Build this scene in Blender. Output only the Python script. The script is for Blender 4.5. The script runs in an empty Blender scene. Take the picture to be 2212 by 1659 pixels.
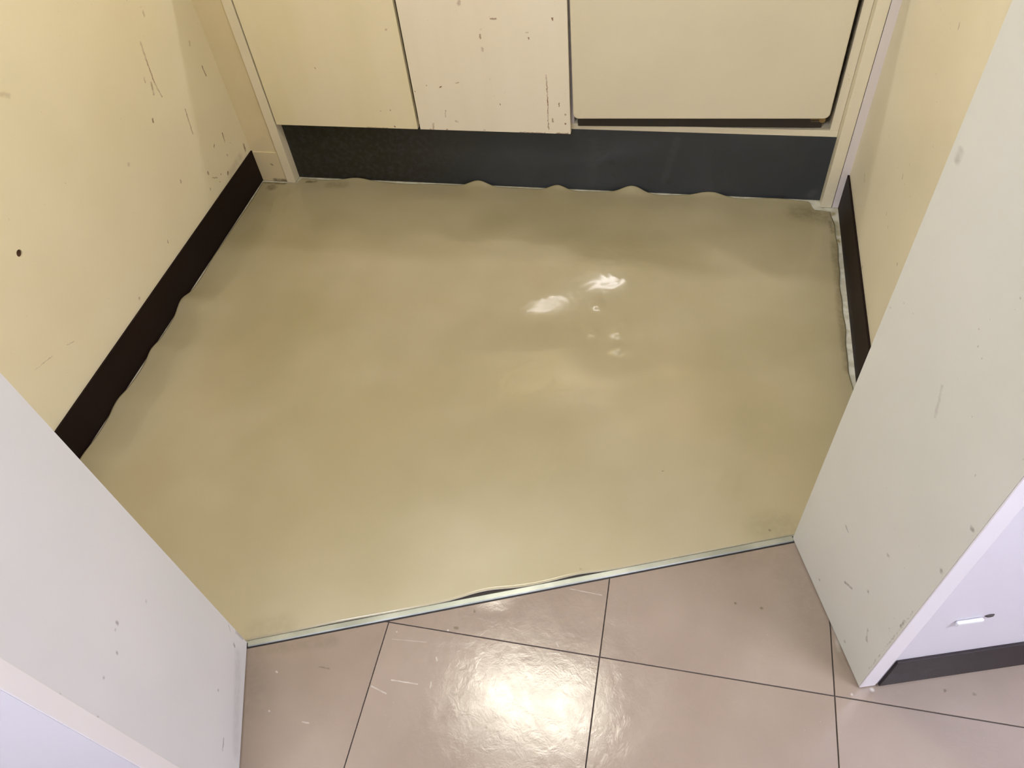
import bpy, bmesh, math, random
import numpy as np
from mathutils import Matrix, Vector

random.seed(7)
scene = bpy.context.scene
COL = scene.collection

# ------------------------------------------------------------------ camera
CAM_H = 1.56
cam_d = bpy.data.cameras.new('camera')
cam_d.sensor_width = 36.0
cam_d.lens = 1661.34 / 2212.0 * 36.0
cam_d.clip_start = 0.02
cam = bpy.data.objects.new('camera', cam_d)
COL.objects.link(cam)
_r = Vector((0.9772195, 0.19545753, -0.08269462))
_d = Vector((0.09907202, -0.76470836, -0.63671489))
_f = Vector((-0.18768799, 0.61401749, -0.7666523))
cam.matrix_world = Matrix(((_r.x, -_d.x, -_f.x, 0.0),
                           (_r.y, -_d.y, -_f.y, 0.0),
                           (_r.z, -_d.z, -_f.z, CAM_H),
                           (0, 0, 0, 1)))
scene.camera = cam

# ------------------------------------------------------------------ world, lamps, exposure
world = bpy.data.worlds.new('world')
scene.world = world
world.use_nodes = True
world.node_tree.nodes['Background'].inputs[0].default_value = (0.9, 0.92, 1.0, 1)
world.node_tree.nodes['Background'].inputs[1].default_value = 0.05

vs = scene.view_settings
vs.view_transform = 'Standard'
vs.look = 'None'
vs.gamma = 1.0
vs.use_curve_mapping = False
vs.exposure = 0.06
cy = scene.cycles
cy.max_bounces = 5
cy.diffuse_bounces = 4
cy.glossy_bounces = 3
cy.use_light_tree = False
cy.use_adaptive_sampling = True
cy.adaptive_threshold = 0.07
cy.adaptive_min_samples = 12

# ceiling lamps: (x, y, length, width, yaw, colour, strength)
LAMPS = [
    ('alcove', -0.45, 1.15, 0.62, 0.30, 0.0, (1.0, 0.97, 0.80), 30.0),
    ('hall', -0.86, -0.72, 0.90, 0.30, 0.3604, (0.90, 0.97, 1.10), 50.0),
    ('hall_right', 1.62, 0.12, 0.90, 0.30, 0.3604, (0.90, 0.95, 1.10), 66.0),
]
STRIP = 40.0  # strength of the unseen strip lamp added for the vinyl highlights
CEIL = 2.40

# ------------------------------------------------------------------ materials
def lin(c):
    return tuple(((v / 255.0) / 12.92 if v / 255.0 <= 0.04045 else ((v / 255.0 + 0.055) / 1.055) ** 2.4) for v in c)

class NT:
    def __init__(self, name):
        self.mat = bpy.data.materials.new(name)
        self.mat.use_nodes = True
        self.t = self.mat.node_tree
        self.b = self.t.nodes['Principled BSDF']
        self.co = self.n('ShaderNodeTexCoord').outputs['Object']
    def n(self, kind, **kw):
        nd = self.t.nodes.new(kind)
        for k, v in kw.items():
            setattr(nd, k, v)
        return nd
    def link(self, a, b):
        self.t.links.new(a, b)
    def put(self, sock, v):
        if hasattr(v, 'is_output') or isinstance(v, bpy.types.NodeSocket):
            self.link(v, sock)
        else:
            sock.default_value = v
    def math(self, op, a, b=None, clamp=False):
        nd = self.n('ShaderNodeMath', operation=op, use_clamp=clamp)
        self.put(nd.inputs[0], a)
        if b is not None:
            self.put(nd.inputs[1], b)
        return nd.outputs[0]
    def vmath(self, op, a, b=None):
        nd = self.n('ShaderNodeVectorMath', operation=op)
        self.put(nd.inputs[0], a)
        if b is not None:
            self.put(nd.inputs[1], b)
        return nd
    def noise(self, scale, detail=3.0, rough=0.55, stretch=None, dist=0.0, off=None):
        co = self.co
        if stretch or off:
            mp = self.n('ShaderNodeMapping')
            self.link(co, mp.inputs[0])
            if stretch:
                mp.inputs['Scale'].default_value = stretch
            if off:
                mp.inputs['Location'].default_value = off
            co = mp.outputs[0]
        nd = self.n('ShaderNodeTexNoise')
        self.link(co, nd.inputs['Vector'])
        nd.inputs['Scale'].default_value = scale
        nd.inputs['Detail'].default_value = detail
        nd.inputs['Roughness'].default_value = rough
        nd.inputs['Distortion'].default_value = dist
        return nd.outputs[0]
    def ramp(self, v, lo, hi, a=0.0, b=1.0, smooth=True):
        nd = self.n('ShaderNodeMapRange', interpolation_type='SMOOTHSTEP' if smooth else 'LINEAR', clamp=True)
        self.put(nd.inputs[0], v)
        nd.inputs[1].default_value = lo
        nd.inputs[2].default_value = hi
        nd.inputs[3].default_value = a
        nd.inputs[4].default_value = b
        return nd.outputs[0]
    def mix(self, fac, a, b):
        nd = self.n('ShaderNodeMix', data_type='RGBA')
        self.put(nd.inputs[0], fac)
        for s, v in ((nd.inputs[6], a), (nd.inputs[7], b)):
            if isinstance(v, tuple):
                s.default_value = (*v[:3], 1.0)
            else:
                self.link(v, s)
        return nd.outputs[2]
    def marks(self, lst, jit=.007):
        """lst of (p0, p1, half_width, strength): soft strokes, returns a mask socket"""
        wob = self.noise(60, 2.0)
        nz = self.n('ShaderNodeTexNoise')
        self.link(self.co, nz.inputs['Vector'])
        nz.inputs['Scale'].default_value = 130
        nz.inputs['Detail'].default_value = 3.0
        off = self.vmath('SUBTRACT', nz.outputs['Color'], (.5, .5, .5)).outputs[0]
        sc0 = self.n('ShaderNodeVectorMath', operation='SCALE')
        self.link(off, sc0.inputs[0]); sc0.inputs[3].default_value = jit
        pco = self.vmath('ADD', self.co, sc0.outputs[0]).outputs[0]
        acc = None
        for p0, p1, w, s in lst:
            a = Vector(p0); b = Vector(p1); ba = b - a
            if ba.length < 1e-6:
                dist = self.vmath('DISTANCE', pco, tuple(a)).outputs['Value']
            else:
                pa = self.vmath('SUBTRACT', pco, tuple(a)).outputs[0]
                h = self.vmath('DOT_PRODUCT', pa, tuple(ba / ba.length_squared)).outputs['Value']
                h = self.math('MULTIPLY', h, 1.0, clamp=True)
                sc = self.n('ShaderNodeVectorMath', operation='SCALE')
                sc.inputs[0].default_value = tuple(ba)
                self.link(h, sc.inputs[3])
                dist = self.vmath('DISTANCE', pa, sc.outputs[0]).outputs['Value']
            m = self.ramp(dist, w * 1.5, w * 0.25, 0.0, min(1.0, s * 1.2))
            acc = m if acc is None else self.math('MAXIMUM', acc, m)
        k = self.ramp(wob, 0.30, 0.60, 0.5, 1.0)
        return self.math('MULTIPLY', acc, k)
    def bump(self, h, strength=0.2, dist=0.001):
        nd = self.n('ShaderNodeBump')
        nd.inputs['Strength'].default_value = strength
        nd.inputs['Distance'].default_value = dist
        self.link(h, nd.inputs['Height'])
        self.link(nd.outputs[0], self.b.inputs['Normal'])
    def done(self, col, rough=0.5, metal=0.0, spec=0.5):
        if isinstance(col, tuple):
            self.b.inputs['Base Color'].default_value = (*col[:3], 1)
        else:
            self.link(col, self.b.inputs['Base Color'])
        self.put(self.b.inputs['Roughness'], rough)
        self.b.inputs['Metallic'].default_value = metal
        self.b.inputs['Specular IOR Level'].default_value = spec
        return self.mat

def painted(name, c0, c1, rough=0.5, marks=None, mark_col=(0.10, 0.06, 0.03), speck=0.0, speck_col=(0.12, 0.08, 0.05), vary=2.5, bump=0.06, stretch=None, spec=0.5):
    m = NT(name)
    col = m.mix(m.ramp(m.noise(vary, 3.0, stretch=stretch), 0.3, 0.7), c0, c1)
    if speck > 0:
        s = m.ramp(m.noise(95, 2.0, 0.6), 0.73 - speck, 0.80 - speck, 0.0, 0.55)
        s = m.math('MULTIPLY', s, m.ramp(m.noise(6, 2.0), 0.45, 0.62))
        col = m.mix(s, col, speck_col)
    if marks:
        col = m.mix(m.marks(marks), col, mark_col)
    m.bump(m.noise(220, 2.0), bump, 0.0006)
    return m.done(col, rough, spec=spec)

# marks measured on the left wall plane (y, z pairs)
LW = -1.453
def lw(y0, z0, y1, z1, w=0.0022, s=0.7):
    return ((LW, y0, z0), (LW, y1, z1), w, s)
left_marks = [
    lw(1.7741, .6427, 1.7646, .5985, .0035, .35), lw(1.7646, .5985, 1.7555, .5379, .0026, .6), lw(1.7555, .5379, 1.7596, .494, .0024, .5),
    lw(1.7436, .5446, 1.7329, .5171, .004, .45), lw(1.9868, .4614, 1.9876, .4327, .0032, .75), lw(1.8305, .4127, 1.8156, .3404, .0024, .55),
    lw(1.9512, .2563, 1.9455, .2278, .0024, .75), lw(2.0357, .1594, 2.0324, .1373, .004, .7), lw(1.6829, .4703, 1.6807, .4639, .003, .7),
    lw(1.9756, .5431, 1.9713, .5365, .004, .45), lw(1.8884, .2536, 1.8852, .2489, .003, .8), lw(1.6755, .2715, 1.6741, .2681, .004, .75),
    lw(1.8056, .2111, 1.8046, .2048, .004, .6), lw(1.8985, .1458, 1.8938, .1394, .004, .85), lw(1.8137, .1842, 1.8365, .1679, .0022, .5),
    lw(1.7267, .5686, 1.7222, .5584, .0025, .4), lw(1.8366, .6957, 1.8339, .6868, .004, .3), lw(1.7823, .164, 1.7822, .1618, .003, .6),
    lw(1.52, .4375, 1.5186, .4345, .005, .25), lw(1.0348, .2442, 1.0561, .2332, .0014, .35), lw(0.9243, .2747, .9821, .2597, .0012, .35),
    lw(1.3064, .1438, 1.3057, .1403, .004, .45), lw(1.5104, .1822, 1.5073, .1744, .002, .6), lw(1.93, .19, 1.93, .187, .003, .55),
    lw(1.86, .165, 1.861, .163, .0025, .7), lw(1.84, .15, 1.841, .148, .0025, .6), lw(1.97, .21, 1.972, .207, .0022, .5),
    lw(1.2812, .7773, 1.2997, .7637, .006, .2), lw(1.9, .135, 1.99, .14, .014, .18),
]
BR = 0.5
M = {}
M['cream_wall'] = painted('cream_wall_paint', (0.76, 0.68, 0.48), (0.80, 0.72, 0.53), 0.42, left_marks, (0.15, 0.065, 0.012), 0.02, (0.22, 0.12, 0.04))
rw = .49
M['cream_wall_right'] = painted('cream_wall_right_paint', (0.74, 0.67, 0.51), (0.78, 0.71, 0.55), 0.42,
    [((rw, 1.9163, .2367), (rw, 1.8945, .2267), .002, .5), ((rw, 1.60, .455), (rw, 1.597, .449), .004, .35), ((rw, 1.6189, .3351), (rw, 1.612, .333), .002, .4),
     ((rw, 1.5755, .3309), (rw, 1.57, .329), .002, .4), ((rw, 1.4232, .3469), (rw, 1.42, .345), .003, .5), ((rw, 1.6586, .130), (rw, 1.655, .127), .003, .7),
     ((rw, 1.5911, .8044), (rw, 1.588, .796), .003, .5)], (0.14, 0.11, 0.07), 0.02, (0.3, 0.25, 0.16))
JU = Vector((0.9357, 0.3527, 0)); JV = Vector((0.3527, -0.9357, 0))
SL = Vector((-0.8025, 0.4735, 0)); SR = Vector((0.318, 0.8955, 0))
CR = Vector((0.4307, 0.5927, 0)); CL = SL + JV * 0.342
HD = Vector((math.cos(math.radians(18.0)), math.sin(math.radians(18.0)), 0))
HN = Vector((HD.y, -HD.x, 0))
def jm(base, pts, w, s):
    (a0, z0), (a1, z1) = pts
    p = base + JV * a0; q = base + JV * a1
    return ((p.x, p.y, z0), (q.x, q.y, z1), w, s)
right_jamb_marks = [
    jm(SR, ((.1174, .2635), (.128, .262)), .003, .5), jm(SR, ((.1768, .1531), (.1972, .1694)), .003, .55), jm(SR, ((.2809, .1299), (.2703, .155)), .0025, .5),
    jm(SR, ((.2809, .1299), (.281, .131)), .004, .6), jm(SR, ((.224, .3543), (.225, .355)), .004, .4), jm(SR, ((.2299, .2261), (.2299, .229)), .003, .5),
    jm(SR, ((.313, .5981), (.3131, .599)), .004, .7), jm(SR, ((.1189, .0433), (.119, .044)), .003, .6), jm(SR, ((.2454, .0322), (.2455, .033)), .003, .6),
    jm(SR, ((.316, .2769), (.316, .30)), .002, .6), jm(SR, ((.314, .4757), (.314, .477)), .004, .6), jm(SR, ((.171, .6652), (.1569, .7142)), .003, .2),
    jm(SR, ((.0151, .9881), (.016, .9777)), .006, .3), jm(SR, ((.318, .08), (.318, .34)), .0016, .4),
]
left_jamb_marks = [
    jm(SL, ((.1738, .524), (.174, .521)), .003, .55), jm(SL, ((.1853, .5237), (.1853, .5237)), .003, .5), jm(SL, ((.2133, .5087), (.2133, .509)), .003, .5),
    jm(SL, ((.2574, .5323), (.2574, .5323)), .003, .5), jm(SL, ((.3115, .6232), (.3115, .6232)), .003, .5), jm(SL, ((.3125, .5284), (.3125, .529)), .0035, .6),
    jm(SL, ((.1074, .4491), (.1074, .45)), .003, .3), jm(SL, ((.0056, .1095), (.015, .098)), .0012, .8), jm(SL, ((.0317, .0756), (.034, .071)), .0035, .6),
    jm(SL, ((.1448, .1341), (.1448, .136)), .0025, .7), jm(SL, ((.2188, .0911), (.2408, .0925)), .002, .6), jm(SL, ((.05, .05), (.22, .03)), .018, .15),
    jm(SL, ((.0015, .03), (.003, .07)), .004, .4),
]
M['jamb_right'] = painted('jamb_paint_right', (0.59, 0.575, 0.50), (0.63, 0.61, 0.545), 0.45, right_jamb_marks, (0.13, 0.11, 0.09), 0.03, (0.30, 0.26, 0.2))
M['jamb_left'] = painted('jamb_paint_left', (0.61, 0.60, 0.61), (0.65, 0.635, 0.65), 0.45, left_jamb_marks, (0.16, 0.13, 0.13), 0.0)
M['hall_wall'] = painted('hall_wallpaper', (0.63, 0.60, 0.635), (0.65, 0.62, 0.65), 0.6, bump=0.25)
M['bead'] = painted('corner_bead_plastic', (0.72, 0.68, 0.70), (0.75, 0.71, 0.72), 0.4)
M['ceiling'] = painted('ceiling_board', (0.80, 0.79, 0.77), (0.83, 0.82, 0.80), 0.8)
M['door_cream'] = painted('cabinet_laminate', (0.76, 0.64, 0.44), (0.80, 0.68, 0.48), 0.35, stretch=(1.0, 1.0, 0.15), vary=7.0)
M['filler_cream'] = painted('filler_paint', (0.73, 0.62, 0.40), (0.78, 0.67, 0.45), 0.45, [((-1.40, 2.056, .005), (-1.36, 2.056, .004), .008, .7), ((-1.39, 2.056, .07), (-1.388, 2.056, .068), .004, .6)], (0.15, 0.11, 0.05))
M['filler_pale'] = painted('filler_pale_plastic', (0.74, 0.68, 0.69), (0.77, 0.70, 0.71), 0.4)
M['trim_cream'] = painted('cabinet_edge_laminate', (0.80, 0.72, 0.55), (0.84, 0.76, 0.60), 0.4, speck=0.02, speck_col=(0.3, 0.24, 0.14))
M['fridge'] = painted('fridge_enamel', (0.73, 0.66, 0.51), (0.77, 0.70, 0.54), 0.3, speck=0.01, speck_col=(0.32, 0.26, 0.15))
M['fridge_dark'] = painted('fridge_gasket', (0.03, 0.025, 0.02), (0.04, 0.03, 0.025), 0.6)
M['steel_top'] = painted('counter_steel', (0.62, 0.62, 0.61), (0.66, 0.66, 0.65), 0.3)
M['baseboard'] = painted('brown_vinyl_base', (0.010, 0.0045, 0.004), (0.015, 0.007, 0.006), 0.5, spec=0.13)
M['baseboard_lit'] = painted('brown_vinyl_base_lit', (0.024, 0.017, 0.018), (0.032, 0.023, 0.024), 0.5, spec=0.2)  # same brown base, colour lightened to stand for the brighter hall light
M['hole'] = painted('plug_hole_rust', (0.05, 0.02, 0.008), (0.09, 0.035, 0.012), 0.8)
M['brass'] = painted('dull_brass', (0.25, 0.16, 0.05), (0.32, 0.2, 0.07), 0.45)

def plinth_mat():
    m = NT('plinth_laminate')
    col = m.mix(m.ramp(m.noise(4.0, 3.0), 0.35, 0.7), (0.038, 0.043, 0.052), (0.047, 0.053, 0.063))
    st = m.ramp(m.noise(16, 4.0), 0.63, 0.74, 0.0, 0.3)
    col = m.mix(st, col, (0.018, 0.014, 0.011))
    mk = m.marks([((.125, .036, .205), (.16, .036, .185), .007, .8), ((.17, .036, .19), (.175, .036, .17), .006, .7), ((.22, .036, .215), (.225, .036, .20), .006, .7), ((.08, .036, .13), (.13, .036, .12), .008, .5), ((.33, .036, .13), (.345, .036, .125), .006, .7)])
    col = m.mix(mk, col, (0.012, 0.007, 0.005))
    left_shade = m.marks([((-.1, .036, .1), (.22, .036, .1), .42, .75)])  # broad dark patch paints the shading at the left end
    col = m.mix(left_shade, col, (0.017, 0.014, 0.008))
    pale = m.marks([((1.30, .036, .05), (1.33, .036, .20), .012, .14), ((1.07, .036, .03), (1.08, .036, .2), .016, .08), ((1.75, .036, .02), (1.76, .036, .03), .012, .25)])
    col = m.mix(pale, col, (0.12, 0.12, 0.125))
    m.bump(m.noise(150, 2.0), 0.05, 0.0005)
    return m.done(col, 0.42)
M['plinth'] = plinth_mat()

def vinyl_mat():
    m = NT('vinyl_sheet')
    base = m.mix(m.ramp(m.noise(1.6, 3.0), 0.35, 0.65), (0.356, 0.305, 0.186), (0.416, 0.361, 0.245))
    base = m.mix(m.ramp(m.noise(3.1, 4.0, off=(3, 1, 0)), 0.48, 0.72, 0.0, 0.5), base, (0.395, 0.328, 0.205))
    dirt = m.marks([((-1.40, 2.02, 0), (-1.395, 2.015, 0), .018, .5), ((-1.43, 2.045, 0), (-1.36, 2.045, 0), .010, .55), ((-1.28, 2.06, 0), (-1.25, 2.062, 0), .007, .6),
                    ((-1.19, 2.05, 0), (-1.14, 2.05, 0), .02, .2), ((.37, 2.035, 0), (.45, 2.02, 0), .04, .30), ((.455, 2.0, 0), (.46, 1.95, 0), .008, .5),
                    ((.462, 1.9, 0), (.468, 1.4, 0), .012, .35), ((-.79, .50, 0), (-.74, .52, 0), .03, .12), ((.30, .92, 0), (.26, .91, 0), .04, .15)])
    base = m.mix(dirt, base, (0.10, 0.075, 0.035))
    dots = m.marks([((-.50, 1.825, 0), (-.50, 1.825, 0), .003, .8), ((-.478, 1.83, 0), (-.478, 1.83, 0), .003, .9), ((-.478, 1.82, 0), (-.478, 1.82, 0), .0025, .9),
                    ((-.475, 1.565, 0), (-.475, 1.565, 0), .003, .8), ((.028, 1.03, 0), (.028, 1.03, 0), .003, .8), ((-.13, .752, 0), (-.13, .752, 0), .003, .9),
                    ((.27, .91, 0), (.27, .91, 0), .003, .6), ((-1.19, 2.055, 0), (-1.19, 2.055, 0), .003, .8), ((.37, 1.80, 0), (.37, 1.80, 0), .003, .6)])
    base = m.mix(dots, base, (0.03, 0.02, 0.01))
    rough = m.ramp(m.noise(5.0, 4.0), 0.3, 0.7, 0.10, 0.18)
    m.bump(m.noise(14, 2.0), 0.05, 0.004)
    return m.done(base, rough, spec=0.5)
M['vinyl'] = vinyl_mat()
M['vinyl_edge'] = painted('vinyl_cut_edge', (0.62, 0.58, 0.46), (0.7, 0.66, 0.55), 0.6)
def subfloor_mat():
    m = NT('subfloor_screed')
    col = m.mix(m.ramp(m.noise(30, 4.0), 0.4, 0.6), (0.50, 0.47, 0.38), (0.64, 0.62, 0.54))
    col = m.mix(m.marks([((.472, 2.0, 0), (.478, 1.95, 0), .012, .5), ((.476, 1.92, 0), (.478, 1.915, 0), .005, .8), ((.46, 2.04, 0), (.47, 2.045, 0), .008, .6)]), col, (0.25, 0.19, 0.05))
    m.bump(m.noise(120, 3.0), 0.4, 0.002)
    return m.done(col, 0.8)
M['subfloor'] = subfloor_mat()
M['screed'] = painted('hall_screed', (0.05, 0.04, 0.035), (0.07, 0.055, 0.05), 0.9)
M['gap_shade'] = painted('threshold_gap_shade', (0.03, 0.02, 0.016), (0.04, 0.03, 0.02), 0.8)

_ts = [(-0.4732, 0.4516, -0.4178, 0.4527, .0016, .7), (-0.3938, 0.5113, -0.3909, 0.5056, .002, .7), (-0.3915, 0.4614, -0.39, 0.4511, .0018, .6), (-0.5098, 0.4327, -0.4757, 0.4239, .0018, .5),
       (-0.6256, 0.3427, -0.612, 0.3423, .002, .5), (-0.1543, 0.5815, -0.1503, 0.5755, .002, .5), (-0.1445, 0.7036, -0.0764, 0.7001, .0014, .5), (-0.496, 0.5334, -0.4239, 0.5387, .0014, .3),
       (-0.7172, 0.4272, -0.7145, 0.4263, .0022, .8), (-0.7014, 0.3509, -0.6996, 0.35, .002, .8), (-0.4918, 0.5501, -0.4907, 0.5494, .002, .7), (-0.3846, 0.5715, -0.384, 0.5712, .0025, .8),
       (0.418, 0.5764, 0.418, 0.5764, .003, 1.0), (0.4563, 0.592, 0.4563, 0.592, .005, 1.0), (.40, .66, .395, .70, .006, .35)]
TILE_SCR = [((a, b, 0), (c, d, 0), w, st) for a, b, c, d, w, st in [(q[0], q[1], q[2], q[3], q[4] * .8, q[5] * .55) for q in _ts]]
def tile_mat(i):
    m = NT('hall_tile_%d' % i)
    o = (i * 3.7, i * 1.3, 0)
    k = [0.0, 0.006, -0.006, 0.004][i % 4]
    col = m.mix(m.ramp(m.noise(3.0, 3.0, off=o), 0.3, 0.7), (0.240 + k, 0.182 + k, 0.142 + k), (0.282 + k, 0.218 + k, 0.172 + k))
    if i < 2:
        scr = m.marks(TILE_SCR, .002)
        col = m.mix(scr, col, (0.62, 0.58, 0.52))
    sp = m.math('MULTIPLY', m.ramp(m.noise(150, 2.0), 0.76, 0.80), m.ramp(m.noise(9, 2), 0.45, 0.6))
    col = m.mix(m.math('MULTIPLY', sp, 0.5), col, (0.6, 0.56, 0.5))
    dk = m.math('MULTIPLY', m.ramp(m.noise(120, 2.0, off=(5, 2, 0)), 0.77, 0.81), m.ramp(m.noise(8, 2, off=(1, 7, 0)), 0.5, 0.6))
    col = m.mix(m.math('MULTIPLY', dk, 0.6), col, (0.12, 0.09, 0.07))
    dirt = m.marks([((.318, .875, 0), (.20, .835, 0), .04, .16), ((.30, .85, 0), (.36, .74, 0), .05, .15), ((-.79, .44, 0), (-.74, .36, 0), .05, .18), ((-.78, .46, 0), (-.62, .51, 0), .014, .22),
                    ((.199, .727, 0), (.199, .727, 0), .003, .9), ((.252, .724, 0), (.252, .724, 0), .003, .8), ((-.3705, .5794, 0), (-.366, .5792, 0), .003, .9), ((-.339, .622, 0), (-.338, .620, 0), .003, .9), ((-.337, .4457, 0), (-.336, .4455, 0), .003, .9), ((-.264, .398, 0), (-.262, .396, 0), .003, .8), ((-.631, .4527, 0), (-.608, .4515, 0), .0015, .6), ((.639, .615, 0), (.639, .615, 0), .004, .6), ((.588, .613, 0), (.588, .613, 0), .003, .8), ((.40, .66, 0), (.41, .63, 0), .01, .3)])
    col = m.mix(dirt, col, (0.14, 0.11, 0.07))
    rg = m.ramp(m.noise(11, 5.0, 0.65, dist=1.0, off=o), 0.3, 0.7, 0.12, 0.20)
    d = m.vmath('DISTANCE', m.co, (-.315, .700, 0)).outputs['Value']
    curl = m.ramp(d, .085, 0.0, 0.0, .0034)
    h = m.math('ADD', m.math('MULTIPLY', m.noise(40, 5.0, 0.7, dist=0.6), .00032), m.math('MULTIPLY', m.noise(7, 2.0), .0005))
    m.bump(m.math('ADD', h, curl), 1.0, 1.0)
    return m.done(col, rg, spec=0.5)
TILE = [tile_mat(i) for i in range(2)]
def steel_mat():
    m = NT('threshold_metal')
    col = m.mix(m.ramp(m.noise(9, 4.0, stretch=(1, 1, 1)), 0.35, 0.7), (0.36, 0.38, 0.35), (0.50, 0.52, 0.49))
    return m.done(col, 0.38, metal=0.75)
M['metal'] = steel_mat()

# ------------------------------------------------------------------ mesh helpers
def finish(name, bm, mat, parent=None, smooth=False, mats=None):
    bmesh.ops.recalc_face_normals(bm, faces=bm.faces[:])
    me = bpy.data.meshes.new(name)
    bm.to_mesh(me)
    bm.free()
    for mm in (mats or [mat]):
        me.materials.append(mm)
    if smooth:
        for p in me.polygons:
            p.use_smooth = True
    o = bpy.data.objects.new(name, me)
    COL.objects.link(o)
    if parent is not None:
        o.parent = parent
    return o

def tag(o, label=None, cat=None, group=None, kind=None):
    for k, v in (('label', label), ('category', cat), ('group', group), ('kind', kind)):
        if v:
            o[k] = v
    return o

def empty(name, loc, rz=0.0):
    o = bpy.data.objects.new(name, None)
    COL.objects.link(o)
    o.empty_display_size = 0.1
    o.location = loc
    o.rotation_euler = (0, 0, rz)
    return o

def bevel(bm, w, seg=2, edges=None):
    if w > 0:
        bmesh.ops.bevel(bm, geom=edges if edges is not None else bm.edges[:], offset=w, segments=seg, profile=0.5, affect='EDGES', clamp_overlap=True)

def box_bm(x0, x1, y0, y1, z0, z1, bw=0.0, seg=2):
    bm = bmesh.new()
    bmesh.ops.create_cube(bm, size=1.0)
    for v in bm.verts:
        v.co = Vector((x0 if v.co.x < 0 else x1, y0 if v.co.y < 0 else y1, z0 if v.co.z < 0 else z1))
    bevel(bm, bw, seg)
    return bm

def box(name, x0, x1, y0, y1, z0, z1, mat, parent=None, bw=0.0, seg=2):
    return finish(name, box_bm(x0, x1, y0, y1, z0, z1, bw, seg), mat, parent, smooth=False)

def prism_bm(pts, z0, z1):
    bm = bmesh.new()
    lo = [bm.verts.new((p[0], p[1], z0)) for p in pts]
    hi = [bm.verts.new((p[0], p[1], z1)) for p in pts]
    n = len(pts)
    bm.faces.new(lo[::-1])
    bm.faces.new(hi)
    for i in range(n):
        bm.faces.new((lo[i], lo[(i + 1) % n], hi[(i + 1) % n], hi[i]))
    return bm

def prism(name, pts, z0, z1, mat, parent=None, bw=0.0, seg=2):
    bm = prism_bm(pts, z0, z1)
    bevel(bm, bw, seg)
    return finish(name, bm, mat, parent)

def along(name, a, b, n, t, z0, z1, mat, parent=None, bw=0.0):
    """a slab along the plan line a-b, thickness t towards n"""
    p = [a, b, b + n * t, a + n * t]
    return prism(name, [(q.x, q.y) for q in p], z0, z1, mat, parent, bw)

def clip(poly, p, n):
    """keep the side where (q-p).n <= 0"""
    out = []
    for i in range(len(poly)):
        a, b = poly[i], poly[(i + 1) % len(poly)]
        da = (a[0] - p[0]) * n[0] + (a[1] - p[1]) * n[1]
        db = (b[0] - p[0]) * n[0] + (b[1] - p[1]) * n[1]
        if da <= 0:
            out.append(a)
        if (da < 0 < db) or (db < 0 < da):
            t = da / (da - db)
            out.append((a[0] + (b[0] - a[0]) * t, a[1] + (b[1] - a[1]) * t))
    return out

# ------------------------------------------------------------------ the setting
Z0 = 0.0045
S = 'structure'
# wall on the left, with a plug hole drilled in it
wl = prism('wall_left', [(LW, .229), (LW, 2.65), (LW - .1, 2.65), (LW - .1, .191)], Z0, CEIL, M['cream_wall'])
cut = finish('cutter', box_bm(-.001, .001, -.001, .001, -.001, .001), M['hole'])
bmc = bmesh.new()
bmesh.ops.create_cone(bmc, cap_ends=True, segments=28, radius1=.0085, radius2=.0085, depth=.06,
                      matrix=Matrix.Translation((LW, 1.083, .5005)) @ Matrix.Rotation(math.pi / 2, 4, 'Y'))
bmc.to_mesh(cut.data); bmc.free()
md = wl.modifiers.new('hole', 'BOOLEAN'); md.operation = 'DIFFERENCE'; md.object = cut; md.solver = 'EXACT'
dg = bpy.context.evaluated_depsgraph_get()
new_me = bpy.data.meshes.new_from_object(wl.evaluated_get(dg))
wl.modifiers.clear()
wl.data = new_me
wl.data.materials.clear(); wl.data.materials.append(M['cream_wall'])
bpy.data.objects.remove(cut)
tag(wl, kind=S)
bm = bmesh.new()
bmesh.ops.create_cone(bm, cap_ends=True, segments=20, radius1=.0083, radius2=.0083, depth=.018,
                      matrix=Matrix.Translation((LW - .0125, 1.083, .5005)) @ Matrix.Rotation(math.pi / 2, 4, 'Y'))
tag(finish('wall_plug', bm, M['hole'], wl), label='rusty brown plug set in the hole of the wall')

tag(prism('wall_right', [(rw, .9605), (rw + .1, .998), (rw + .1, 2.65), (rw, 2.65)], Z0, CEIL, M['cream_wall_right']), kind=S)
tag(box('wall_back', LW - .1, rw + .1, 2.65, 2.75, Z0, CEIL, M['cream_wall']), kind=S)

# partition between alcove and hall: a leg on each side of the opening and the header over it
def partition(name, pts, jamb_mat, jamb_dir_edge):
    bm = prism_bm(pts, Z0, CEIL)
    bmesh.ops.recalc_face_normals(bm, faces=bm.faces[:])
    bm.normal_update()
    for f in bm.faces:
        nrm = f.normal
        if abs(nrm.z) > .5:
            f.material_index = 0
        elif abs(nrm.x * JU.x + nrm.y * JU.y) > .9:
            f.material_index = 1          # jamb face
        elif nrm.x * JV.x + nrm.y * JV.y < -.9:
            f.material_index = 2          # alcove side
    return finish(name, bm, None, mats=[M['hall_wall'], jamb_mat, M['cream_wall']])
pL = [SL, CL, CL - JU * 2.0, SL - JU * 2.0]
tag(partition('wall_front_left', [(p.x, p.y) for p in pL], M['jamb_left'], None), kind=S)
pR = [SR, CR, CR + HD * 1.9, SR + JU * 1.9]
tag(partition('wall_front_right', [(p.x, p.y) for p in pR], M['jamb_right'], None), kind=S)
pH = [SL, CL, CR, SR]
tag(prism('wall_front_header', [(p.x, p.y) for p in pH], 2.08, CEIL, M['hall_wall']), kind=S)
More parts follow.
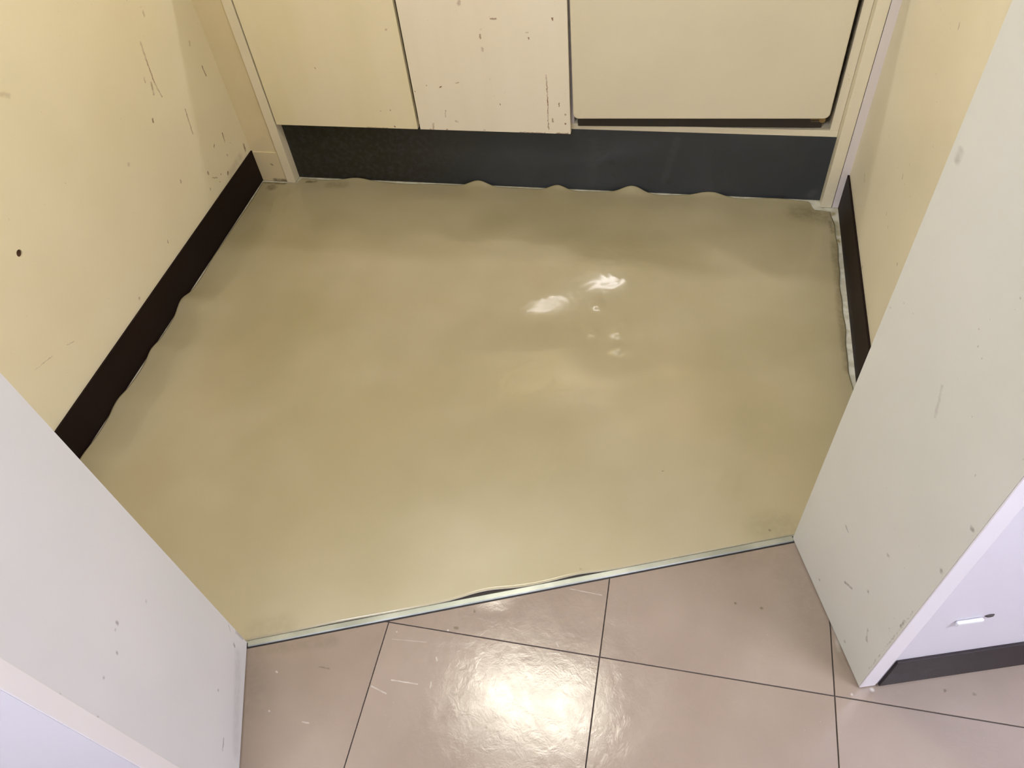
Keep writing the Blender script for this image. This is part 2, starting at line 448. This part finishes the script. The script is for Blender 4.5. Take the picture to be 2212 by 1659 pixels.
# the rest of the hall
OP = CL + JV * 1.75
tag(along('wall_hall', OP - JU * 2.0, OP + JU * 3.4, JV, .1, Z0, CEIL, M['hall_wall']), kind=S)
A = CL - JU * 2.0
tag(along('wall_hall_end_left', A, A + JV * 1.75, -JU, .1, Z0, CEIL, M['hall_wall']), kind=S)
Bq = CL + JU * 3.05
tag(along('wall_hall_end_right', Bq + JV * 1.75, Bq - JV * .05, JU, .1, Z0, CEIL, M['hall_wall']), kind=S)
tag(box('ceiling', -3.2, 3.2, -3.2, 2.75, CEIL, CEIL + .08, M['ceiling']), kind=S)

# corner beads on the two outer corners of the opening
o = along('trim_1', CR + HN * 0.0002, CR + HD * .031 + HN * .0002, HN, .0025, Z0, 2.08, M['bead'], None, .0008); tag(o, kind=S)
o = along('trim_2', CL + JU * .0002, CL - JV * .03 + JU * .0002, JU, .0025, Z0, 2.08, M['bead'], None, .0008); tag(o, kind=S)

# fillers beside the kitchenette
tag(box('trim_3', LW, -1.3515, 2.060, 2.078, .001, .835, M['filler_cream']), kind=S)
tag(box('trim_4', .4665, rw, 2.072, 2.09, .001, .835, M['filler_pale']), kind=S)
tag(box('baseboard_back', LW + .0065, -1.3515, 2.056, 2.060, .001, .1175, M['filler_cream'], None, .001), kind=S)

# baseboards
tag(box('baseboard_left', LW, LW + .006, .24, 2.060, .0005, .12, M['baseboard'], None, .0012), kind=S)
tag(box('baseboard_right', rw - .006, rw, .965, 2.072, .0005, .122, M['baseboard'], None, .0012), kind=S)
tag(along('baseboard_hall_right', CR + HD * .036, CR + HD * 1.8, HN, .006, .006, .128, M['baseboard_lit'], None, .0012), kind=S)
tag(along('baseboard_hall_left', CL - JU * .036, CL - JU * 1.95, JV, .006, .006, .128, M['baseboard_lit'], None, .0012), kind=S)

# floors
T0 = Vector((-0.8034, 0.4777, 0)); T1 = Vector((0.3165, 0.9027, 0))
TU = (T1 - T0).normalized(); TV = Vector((TU.y, -TU.x, 0))
SW = .0135
fh = [T0 - TU * 2.0 + TV * .002, T1 + TU * 2.6 + TV * .002, T1 + TU * 2.6 + TV * 2.6, T0 - TU * 2.0 + TV * 2.6]
floor = prism('floor', [(p.x, p.y) for p in fh], -.05, -.0035, M['screed'])
tag(floor, kind=S)
fa = [(LW - .1, .19 - .02), (-.80, .4797 - .003), (.3165, .9027), (rw + .1, 1.0), (rw + .1, 2.72), (LW - .1, 2.72)]
tag(prism('floor', fa, -.05, -.001, M['subfloor']), kind=S)

# hall tiles, each its own piece
P = .4507
gx0, gy0, gap = -.5148, .568, .0011
limit_p = T0 + TV * (SW + .0028)
n_tile = 0
for j in range(-5, 3):
    for i in range(-4, 6):
        poly = [(gx0 + i * P + gap, gy0 + j * P + gap), (gx0 + (i + 1) * P - gap, gy0 + j * P + gap),
                (gx0 + (i + 1) * P - gap, gy0 + (j + 1) * P - gap), (gx0 + i * P + gap, gy0 + (j + 1) * P - gap)]
        poly = clip(poly, limit_p, -TV)
        if len(poly) < 3:
            continue
        cx = sum(p[0] for p in poly) / len(poly); cy = sum(p[1] for p in poly) / len(poly)
        off = (Vector((cx, cy, 0)) - CL).dot(JV); uu = (Vector((cx, cy, 0)) - CL).dot(JU)
        if off > 2.0 or uu < -1.4 or uu > 2.6 or (off < -.25 and (uu < -.1 or uu > 1.35)):
            continue
        area = abs(sum(poly[k][0] * poly[(k + 1) % len(poly)][1] - poly[(k + 1) % len(poly)][0] * poly[k][1] for k in range(len(poly)))) / 2
        if area < 1e-4:
            continue
        bm = prism_bm(poly, -.0034, 0.0)
        top = [e for e in bm.edges if all(v.co.z > -.0001 for v in e.verts)]
        bevel(bm, .0006, 1, top)
        finish('tile', bm, TILE[(i + j) % 2], floor)
        n_tile += 1

# metal strip across the opening
def strip():
    bm = bmesh.new()
    prof = [(0, -.001), (0, .0026), (.0012, .0034), (SW - .0022, .0034), (SW, .0018), (SW, -.001)]
    ends = []
    for p in (T0 + TU * .001, T1 - TU * .001):
        ends.append([bm.verts.new((p + TV * a + Vector((0, 0, z)))) for a, z in prof])
    n = len(prof)
    for k in range(n):
        bm.faces.new((ends[0][k], ends[0][(k + 1) % n], ends[1][(k + 1) % n], ends[1][k]))
    bm.faces.new(ends[0]); bm.faces.new(ends[1][::-1])
    return finish('threshold_strip', bm, M['metal'])
ts = strip()
tag(ts, 'thin silver metal threshold strip between vinyl sheet and hall tiles', 'threshold strip')
o = along('gap_shade_strip', T0 + TU * .02 - TV * .0003, T1 - TU * .02 - TV * .0003, -TV, .012, -.00099, -.00075, M['gap_shade'], ts)  # dark strip stands in for shade under the vinyl's front edge
tag(o, label='dark strip painting the shade in the gap along the threshold')

# ------------------------------------------------------------------ kitchenette
KX, KY, KR = -1.351, 2.051, 0.0111
kit = empty('kitchenette', (KX, KY, 0), KR)
tag(kit, 'cream built-in kitchenette base with two doors and a dark grey plinth', 'cabinet')
def plinth_y(x):
    return KY + .036 + KR * (x - KX)
box('side_panel', 0, .0308, 0, .53, .001, .80, M['trim_cream'], kit, .0012)
box('side_panel', 1.7845, 1.816, 0, .53, .001, .80, M['trim_cream'], kit, .0012)
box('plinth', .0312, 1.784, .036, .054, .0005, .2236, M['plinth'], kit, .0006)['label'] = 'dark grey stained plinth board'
carc = empty('carcass', (0, 0, 0)); carc.parent = kit
box('bottom_board', .0312, 1.784, .036, .53, .2242, .2438, M['trim_cream'], carc, .0008)
box('divider_board', 1.0035, 1.0165, .0355, .53, .2442, .7995, M['filler_pale'], carc, .0008)
box('side_board', 1.760, 1.7838, .0358, .53, .2442, .7995, M['trim_cream'], carc, .0008)
box('side_board', .0315, .050, .036, .53, .2442, .7995, M['trim_cream'], carc, .0008)
box('back_board', .05, 1.76, .50, .51, .2442, .7995, M['fridge_dark'], carc)
wt = box('worktop', -.012, 1.828, -.008, .56, .8005, .836, M['steel_top'], None, .004)
wt.location = (KX, KY, 0); wt.rotation_euler = (0, 0, KR)
tag(wt, 'flat grey worktop lying over the cream kitchenette base', 'worktop')

def dmk(x0, z0, x1, z1, w=.0022, s=.7):
    return ((x0 - KX, 0, z0), (x1 - KX, 0, z1), w, s)
dm_r = [dmk(-.5555, .5799, -.5406, .581, .0026, .6), dmk(-.3831, .5831, -.3828, .5789, .0028, .9), dmk(-.5905, .5355, -.5913, .5259, .0028, .6), dmk(-.4527, .528, -.4521, .5242, .0024, .85),
        dmk(-.7344, .3738, -.7292, .3757, .0022, .85), dmk(-.6834, .3887, -.6735, .3903, .0018, .7), dmk(-.8162, .3595, -.8152, .3579, .0018, .8), dmk(-.5536, .3233, -.5535, .3209, .0018, .8),
        dmk(-.4086, .4188, -.4073, .3963, .002, .5), dmk(-.4073, .3963, -.408, .3231, .0017, .8), dmk(-.408, .3231, -.4093, .2426, .0015, .75), dmk(-.3948, .2787, -.3948, .2699, .003, .6),
        dmk(-.3737, .3311, -.3734, .3216, .0018, .7), dmk(-.3567, .2958, -.3561, .2934, .0025, .7), dmk(-.357, .2643, -.3567, .2633, .0028, .8), dmk(-.6386, .6262, -.6409, .6206, .005, .4),
        dmk(-.4597, .5433, -.4538, .5428, .0022, .4), dmk(-.7762, .3794, -.7745, .3794, .0018, .6), dmk(-.7282, .298, -.7312, .2765, .0016, .45), dmk(-.589, .4962, -.5882, .4901, .004, .3),
        dmk(-.7748, .2513, -.7775, .2309, .003, .4), dmk(-.6146, .2329, -.6095, .2331, .0018, .6), dmk(-.735, .2316, -.7317, .2317, .0022, .7), dmk(-.7884, .2315, -.785, .2313, .0022, .5), dmk(-.385, .2305, -.350, .2312, .0022, .65),
        dmk(-.70, .262, -.695, .26, .003, .35), dmk(-.50, .2305, -.42, .2305, .0016, .5)]
dm_l = [dmk(-.9054, .2386, -.9037, .235, .0026, .8), dmk(-.9076, .2934, -.9071, .2927, .0022, .6), dmk(-.8656, .5498, -.8658, .5474, .003, .4), dmk(-1.12, .43, -1.118, .426, .002, .6), dmk(-.94, .29, -.939, .29, .0022, .6), dmk(-1.0, .2305, -.93, .2305, .0016, .4)]
M['door_l'] = painted('door_laminate_left', (0.83, 0.74, 0.50), (0.87, 0.78, 0.58), 0.35, dm_l, (0.20, 0.06, 0.002), 0.03, (0.42, 0.24, 0.10), vary=7.0, stretch=(1, 1, .15))
M['door_r'] = painted('door_laminate_right', (0.87, 0.79, 0.66), (0.90, 0.83, 0.71), 0.35, dm_r, (0.20, 0.06, 0.002), 0.03, (0.45, 0.27, 0.12), vary=7.0, stretch=(1, 1, .15))
box('door', .0365, .5215, 0, .0195, .229, .792, M['door_l'], kit, .0012)
box('door', .5300, 1.0095, 0, .0195, .229, .792, M['door_r'], kit, .0012)['label'] = 'cream cabinet door with brown drips and a crack at its edge'

# ------------------------------------------------------------------ small fridge in the niche
fr = empty('mini_fridge', (KX + 1.0205 + .0001, KY + KR * 1.0205 - .011, .2445), KR + math.radians(2.26))
tag(fr, 'beige rounded mini fridge door in the right niche of the kitchenette', 'fridge')
FW, FH = .727, .49
def rounded_slab(w, h, y0, y1, r, z0=0.0, x0=0.0, edge=.004):
    bm = bmesh.new()
    pts = []
    for cx, cz, a0 in ((w - r, h - r, 0), (r, h - r, 90), (r, r, 180), (w - r, r, 270)):
        for k in range(9):
            a = math.radians(a0 + 90 * k / 8)
            pts.append((x0 + cx + r * math.cos(a), z0 + cz + r * math.sin(a)))
    fr_ = [bm.verts.new((x, y0, z)) for x, z in pts]
    bk = [bm.verts.new((x, y1, z)) for x, z in pts]
    f0 = bm.faces.new(fr_); bm.faces.new(bk[::-1])
    n = len(pts)
    for k in range(n):
        bm.faces.new((fr_[k], fr_[(k + 1) % n], bk[(k + 1) % n], bk[k]))
    bmesh.ops.recalc_face_normals(bm, faces=bm.faces[:])
    bevel(bm, edge, 3, [e for e in f0.edges])
    return bm
roll = math.radians(-.4)
fd = finish('fridge_door', rounded_slab(FW, FH, 0, .032, .017, .0425), M['fridge'], fr, smooth=False)
fd.rotation_euler = (0, roll, 0)
o = finish('gasket', rounded_slab(FW - .03, FH - .03, .0325, .044, .012, .0575, .015, .001), M['fridge_dark'], fr); o.rotation_euler = (0, roll, 0)
o = box('fridge_body', .022, FW - .028, .0445, .40, .050, .0425 + FH, M['fridge_dark'], fr, .006)
box('under_shade_box', .010, FW - .010, .030, .20, .0008, .0495, M['fridge_dark'], fr, .002)  # dark box put in to blacken the shaded gap under the fridge
bm = bmesh.new()
bmesh.ops.create_cone(bm, cap_ends=True, segments=16, radius1=.0085, radius2=.0085, depth=.006, matrix=Matrix.Translation((FW - .012, .030, .028)) @ Matrix.Rotation(math.pi / 2, 4, 'X'))
bmesh.ops.create_cone(bm, cap_ends=True, segments=10, radius1=.0022, radius2=.0022, depth=.030, matrix=Matrix.Translation((FW - .030, .030, .030)) @ Matrix.Rotation(math.pi / 2, 4, 'Y'))
bmesh.ops.create_cone(bm, cap_ends=True, segments=10, radius1=.0022, radius2=.0022, depth=.026, matrix=Matrix.Translation((FW - .030, .032, .022)) @ Matrix.Rotation(math.pi / 2, 4, 'Y'))
o = finish('hinge_bracket', bm, M['brass'], fr)
tag(o, label='dull brass hinge pin under the fridge corner')

# ------------------------------------------------------------------ buckled vinyl sheet
ridge_b = [(-1.105, .007, .050, .07), (-.664, .0180, .038, .085), (-.395, .0140, .032, .085), (-.150, .0230, .040, .10), (.098, .0125, .046, .09), (.30, .0025, .06, .06)]
ridge_l = [(1.432, .0150, .040, .11), (1.235, .0080, .038, .12), (1.045, .0075, .040, .13), (1.64, .0030, .05, .08), (.86, .006, .05, .12)]
# broad buckles: crest x, crest y, half-width x, half-width y, turn, height
BUCK = [(-.190, 1.716, .165, .088, 12, .0196), (-.340, 1.588, .100, .068, 25, .0116), (-.535, 1.795, .110, .070, 4, .0215), (-.345, 1.788, .070, .062, -12, .0130),
        (-.196, 1.560, .016, .018, 10, .0034), (-.199, 1.455, .018, .018, 20, .0028), (-.128, 1.465, .024, .022, 30, .0034), (-.112, 1.492, .018, .015, 25, .0024), (-.116, 1.404, .022, .014, 25, .0018)]
def smooth(a, b, x):
    t = np.clip((x - a) / (b - a), 0, 1)
    return t * t * (3 - 2 * t)
def back_edge(x):
    e = plinth_y(x) - .0105
    for xc, a, s, l in ridge_b:
        e = e + .011 * min(1, a / .012) * np.exp(-((x - xc) / (s * 1.1)) ** 2)
    e = e + .0025 * np.sin(x * 23.0 + 1.0)
    e = np.minimum(e, plinth_y(x) - .0012)
    wR = smooth(.398, .416, x); e = e * (1 - wR) + (2.0545 - .004 * smooth(.43, .46, x)) * wR
    wL = 1 - smooth(-1.318, -1.305, x); e = e * (1 - wL) + 2.047 * wL
    return e
def left_edge(y):
    e = LW + .0100 + .0015 * np.sin(y * 17)
    for yc, a, s, l in ridge_l:
        e = e - .0035 * min(1, a / .010) * np.exp(-((y - yc) / s) ** 2)
    return np.maximum(e, LW + .0068)
def right_edge(y):
    return .4695 + .0018 * np.sin(y * 21) + .0012 * np.sin(y * 57 + 1) - .006 * smooth(1.97, 2.05, y) + .005 * (1 - smooth(1.3, 1.45, y))
def front_edge(x):
    s = (x - T0.x) / TU.x
    e = T0.y + s * TU.y + .0012
    e = e + .0075 * np.exp(-((x + .325) / .055) ** 2) + .0045 * np.exp(-((x + .135) / .05) ** 2) + .002 * np.exp(-((x + .62) / .08) ** 2)
    return e
def lift(x, y, dl, db, df):
    h = np.full_like(x, .0016)
    for xc, a, s, l in ridge_b:
        xx = xc + .10 * (db) * np.sin(xc * 9)
        h += a * np.exp(-((x - xx) / (s * 1.18 * (1 + 2.5 * db))) ** 2) * (.42 * np.logaddexp(0, (a * 1.0 - db) / .005) * .005 / (a * 1.0) + .66 * np.exp(-(db / l) ** 1.4))
    for yc, a, s, l in ridge_l:
        h += a * np.exp(-((y - yc) / (s * (1 + 2.0 * dl))) ** 2) * np.exp(-(dl / l) ** 1.35)
    inner = smooth(0, .12, dl) * smooth(0, .10, db) * smooth(0, .40, df)
    h += inner * (.0030 + .0022 * np.sin(x * 9.0 + 1.3 * np.sin(y * 6.0)) * np.sin(y * 8.0 + .8) + .0012 * np.sin(x * 21 + y * 9) + .0008 * np.sin(y * 25 - x * 11))
    # a low welt running across in front of the back ripples
    welt = 1.80 + .05 * np.sin(x * 7.0 + 2.0) + .03 * np.sin(x * 15)
    h += .0030 * np.exp(-((y - welt) / .045) ** 2) * smooth(-.95, -.7, x) * (1 - smooth(.3, .45, x))
    bk = np.zeros_like(h); w_ = np.zeros_like(h)
    for bx, by, rx, ry, an, hh in BUCK:
        c, s_ = math.cos(math.radians(an)), math.sin(math.radians(an))
        ux = (x - bx) * c + (y - by) * s_; uy = -(x - bx) * s_ + (y - by) * c
        ry_ = np.where(uy > 0, ry * 1.7, ry)                  # a longer fall behind the crest
        g = np.exp(-(ux / rx) ** 2 - (uy / ry_) ** 2)
        bk += hh * g; w_ = np.maximum(w_, np.exp(-((ux / rx) ** 2 + (uy / ry_) ** 2) * .45))
    h = h * (1 - .7 * w_) + .7 * w_ * .0046 + bk
    h += .00017 * w_ * np.sin(x * 105 + 2.5 * np.sin(y * 60)) * np.sin(y * 90 + 2.0 * np.sin(x * 70)) + .00004 * w_ * np.sin(x * 260 + 2 * np.sin(y * 170)) * np.sin(y * 240 + x * 90)
    h += .0030 * np.exp(-((x + .325) / .07) ** 2) * np.exp(-(df / .05) ** 2) + .0016 * np.exp(-((x + .135) / .06) ** 2) * np.exp(-(df / .03) ** 2)
    return h
def vinyl():
    NX, NY = 460, 380
    s = np.linspace(0, 1, NX)[None, :]; t = np.linspace(0, 1, NY)[:, None]
    t = t ** 0.9
    X = (LW + .012) + (.468 - LW - .012) * s + 0 * t
    for _ in range(3):
        yf = front_edge(X); yb = back_edge(X)
        Y = yf + (yb - yf) * t
        xl = left_edge(Y); xr = right_edge(Y)
        X = xl + (xr - xl) * s
    dl = X - left_edge(Y); db = back_edge(X) - Y; df = Y - front_edge(X)
    Z = lift(X, Y, np.maximum(dl, 0), np.maximum(db, 0), np.maximum(df, 0))
    verts = np.stack([X, Y, Z], -1).reshape(-1, 3)
    idx = np.arange(NX * NY).reshape(NY, NX)
    q = np.stack([idx[:-1, :-1], idx[:-1, 1:], idx[1:, 1:], idx[1:, :-1]], -1).reshape(-1, 4)
    ring = np.concatenate([idx[0, :-1], idx[:-1, -1], idx[-1, :0:-1], idx[:0:-1, 0]])
    low = verts[ring].copy(); low[:, 2] -= .0022
    base = len(verts)
    allv = np.concatenate([verts, low])
    n = len(ring)
    k = np.arange(n)
    sk = np.stack([ring[k], base + k, base + (k + 1) % n, ring[(k + 1) % n]], -1)
    faces = np.concatenate([q, sk])
    me = bpy.data.meshes.new('vinyl_sheet')
    me.from_pydata(allv.tolist(), [], faces.tolist())
    me.materials.append(M['vinyl']); me.materials.append(M['vinyl_edge'])
    mi = np.zeros(len(faces), dtype=np.int32); mi[len(q):] = 1
    me.polygons.foreach_set('material_index', mi)
    sm = np.ones(len(faces), dtype=bool); sm[len(q):] = False
    me.polygons.foreach_set('use_smooth', sm)
    me.update()
    o = bpy.data.objects.new('vinyl_sheet', me)
    COL.objects.link(o)
    return o
tag(vinyl(), 'buckled glossy beige vinyl sheet covering the alcove floor with rippled edges', 'vinyl flooring')

# ------------------------------------------------------------------ small block on the hall wall
wb = empty('wall_block', tuple(CR + HD * .107 + HN * .0005 + Vector((0, 0, .278))), math.radians(18.0))
tag(wb, 'small white block stuck on the hall wall above the dark baseboard', 'wall block')
box('block', -.022, .024, -.007, 0, 0, .011, M['jamb_left'], wb, .003)
bm = bmesh.new()
bmesh.ops.create_cone(bm, cap_ends=True, segments=14, radius1=.006, radius2=.004, depth=.0022, matrix=Matrix.Translation((.034, -.0012, .012)) @ Matrix.Rotation(math.pi / 2, 4, 'X') @ Matrix.Diagonal((1.4, .8, 1, 1)))
tag(finish('gouge', bm, M['screed'], wb), label='dark grey gouge beside the block')

# ------------------------------------------------------------------ unseen cupboard and strip lamp, added to give the vinyl its highlights
wc = empty('added_cupboard', (KX, 2.28, 1.72), 0.0)
tag(wc, 'added unseen cream cupboard that carries the strip lamp', 'cupboard')
box('cupboard_body', .02, 1.80, .022, .365, 0, .56, M['trim_cream'], wc, .002)
for k in range(4):
    box('cupboard_door', .022 + k * .445, .022 + k * .445 + .438, 0, .020, .0, .556, M['door_cream'], wc, .0015)
box('baffle', .02, 1.80, .022, .040, -.180, -.0005, M['trim_cream'], wc, .001)  # added lip, sized to hide the strip lamp from the flat vinyl
sl = empty('added_strip_light', (KX + .86, 2.385, 1.7195), 0.0)
tag(sl, 'unseen strip lamp added for the vinyl highlights behind its valance', 'strip light')
box('housing', -.47, .47, -.056, .056, -.022, 0, M['bead'], sl, .002)
ld = bpy.data.lights.new('added_strip_tube', 'AREA')
ld.shape = 'RECTANGLE'; ld.size = .90; ld.size_y = .10
ld.color = (1.0, 0.97, 1.0); ld.energy = STRIP * .90 * .10 * math.pi
lo = bpy.data.objects.new('added_strip_tube', ld); COL.objects.link(lo)
lo.parent = sl; lo.location = (0, 0, -.023)

# ------------------------------------------------------------------ ceiling lamps
names = {'alcove': 'flat ceiling lamp over the vinyl floor of the alcove', 'hall': 'long flat ceiling lamp in the hall left of the opening', 'hall_right': 'long flat ceiling lamp in the hall right of the opening'}
for key, lx, ly, L_, W_, yaw, colr, st in LAMPS:
    e = empty('ceiling_light', (lx, ly, CEIL), yaw)
    tag(e, names[key], 'ceiling light', 'flat ceiling lamps')
    bm = box_bm(-L_ / 2, L_ / 2, -W_ / 2, W_ / 2, -.05, -.012, .006)
    finish('diffuser', bm, M['bead'], e)
    ld = bpy.data.lights.new('lamp_light', 'AREA')
    ld.shape = 'RECTANGLE'; ld.size = L_; ld.size_y = W_
    ld.color = colr; ld.energy = st * L_ * W_ * math.pi
    lo = bpy.data.objects.new('lamp_light', ld); COL.objects.link(lo)
    lo.parent = e; lo.location = (0, 0, -.052)
    box('housing', -L_ / 2 - .02, L_ / 2 + .02, -W_ / 2 - .02, W_ / 2 + .02, -.0118, -.0005, M['bead'], e, .002)
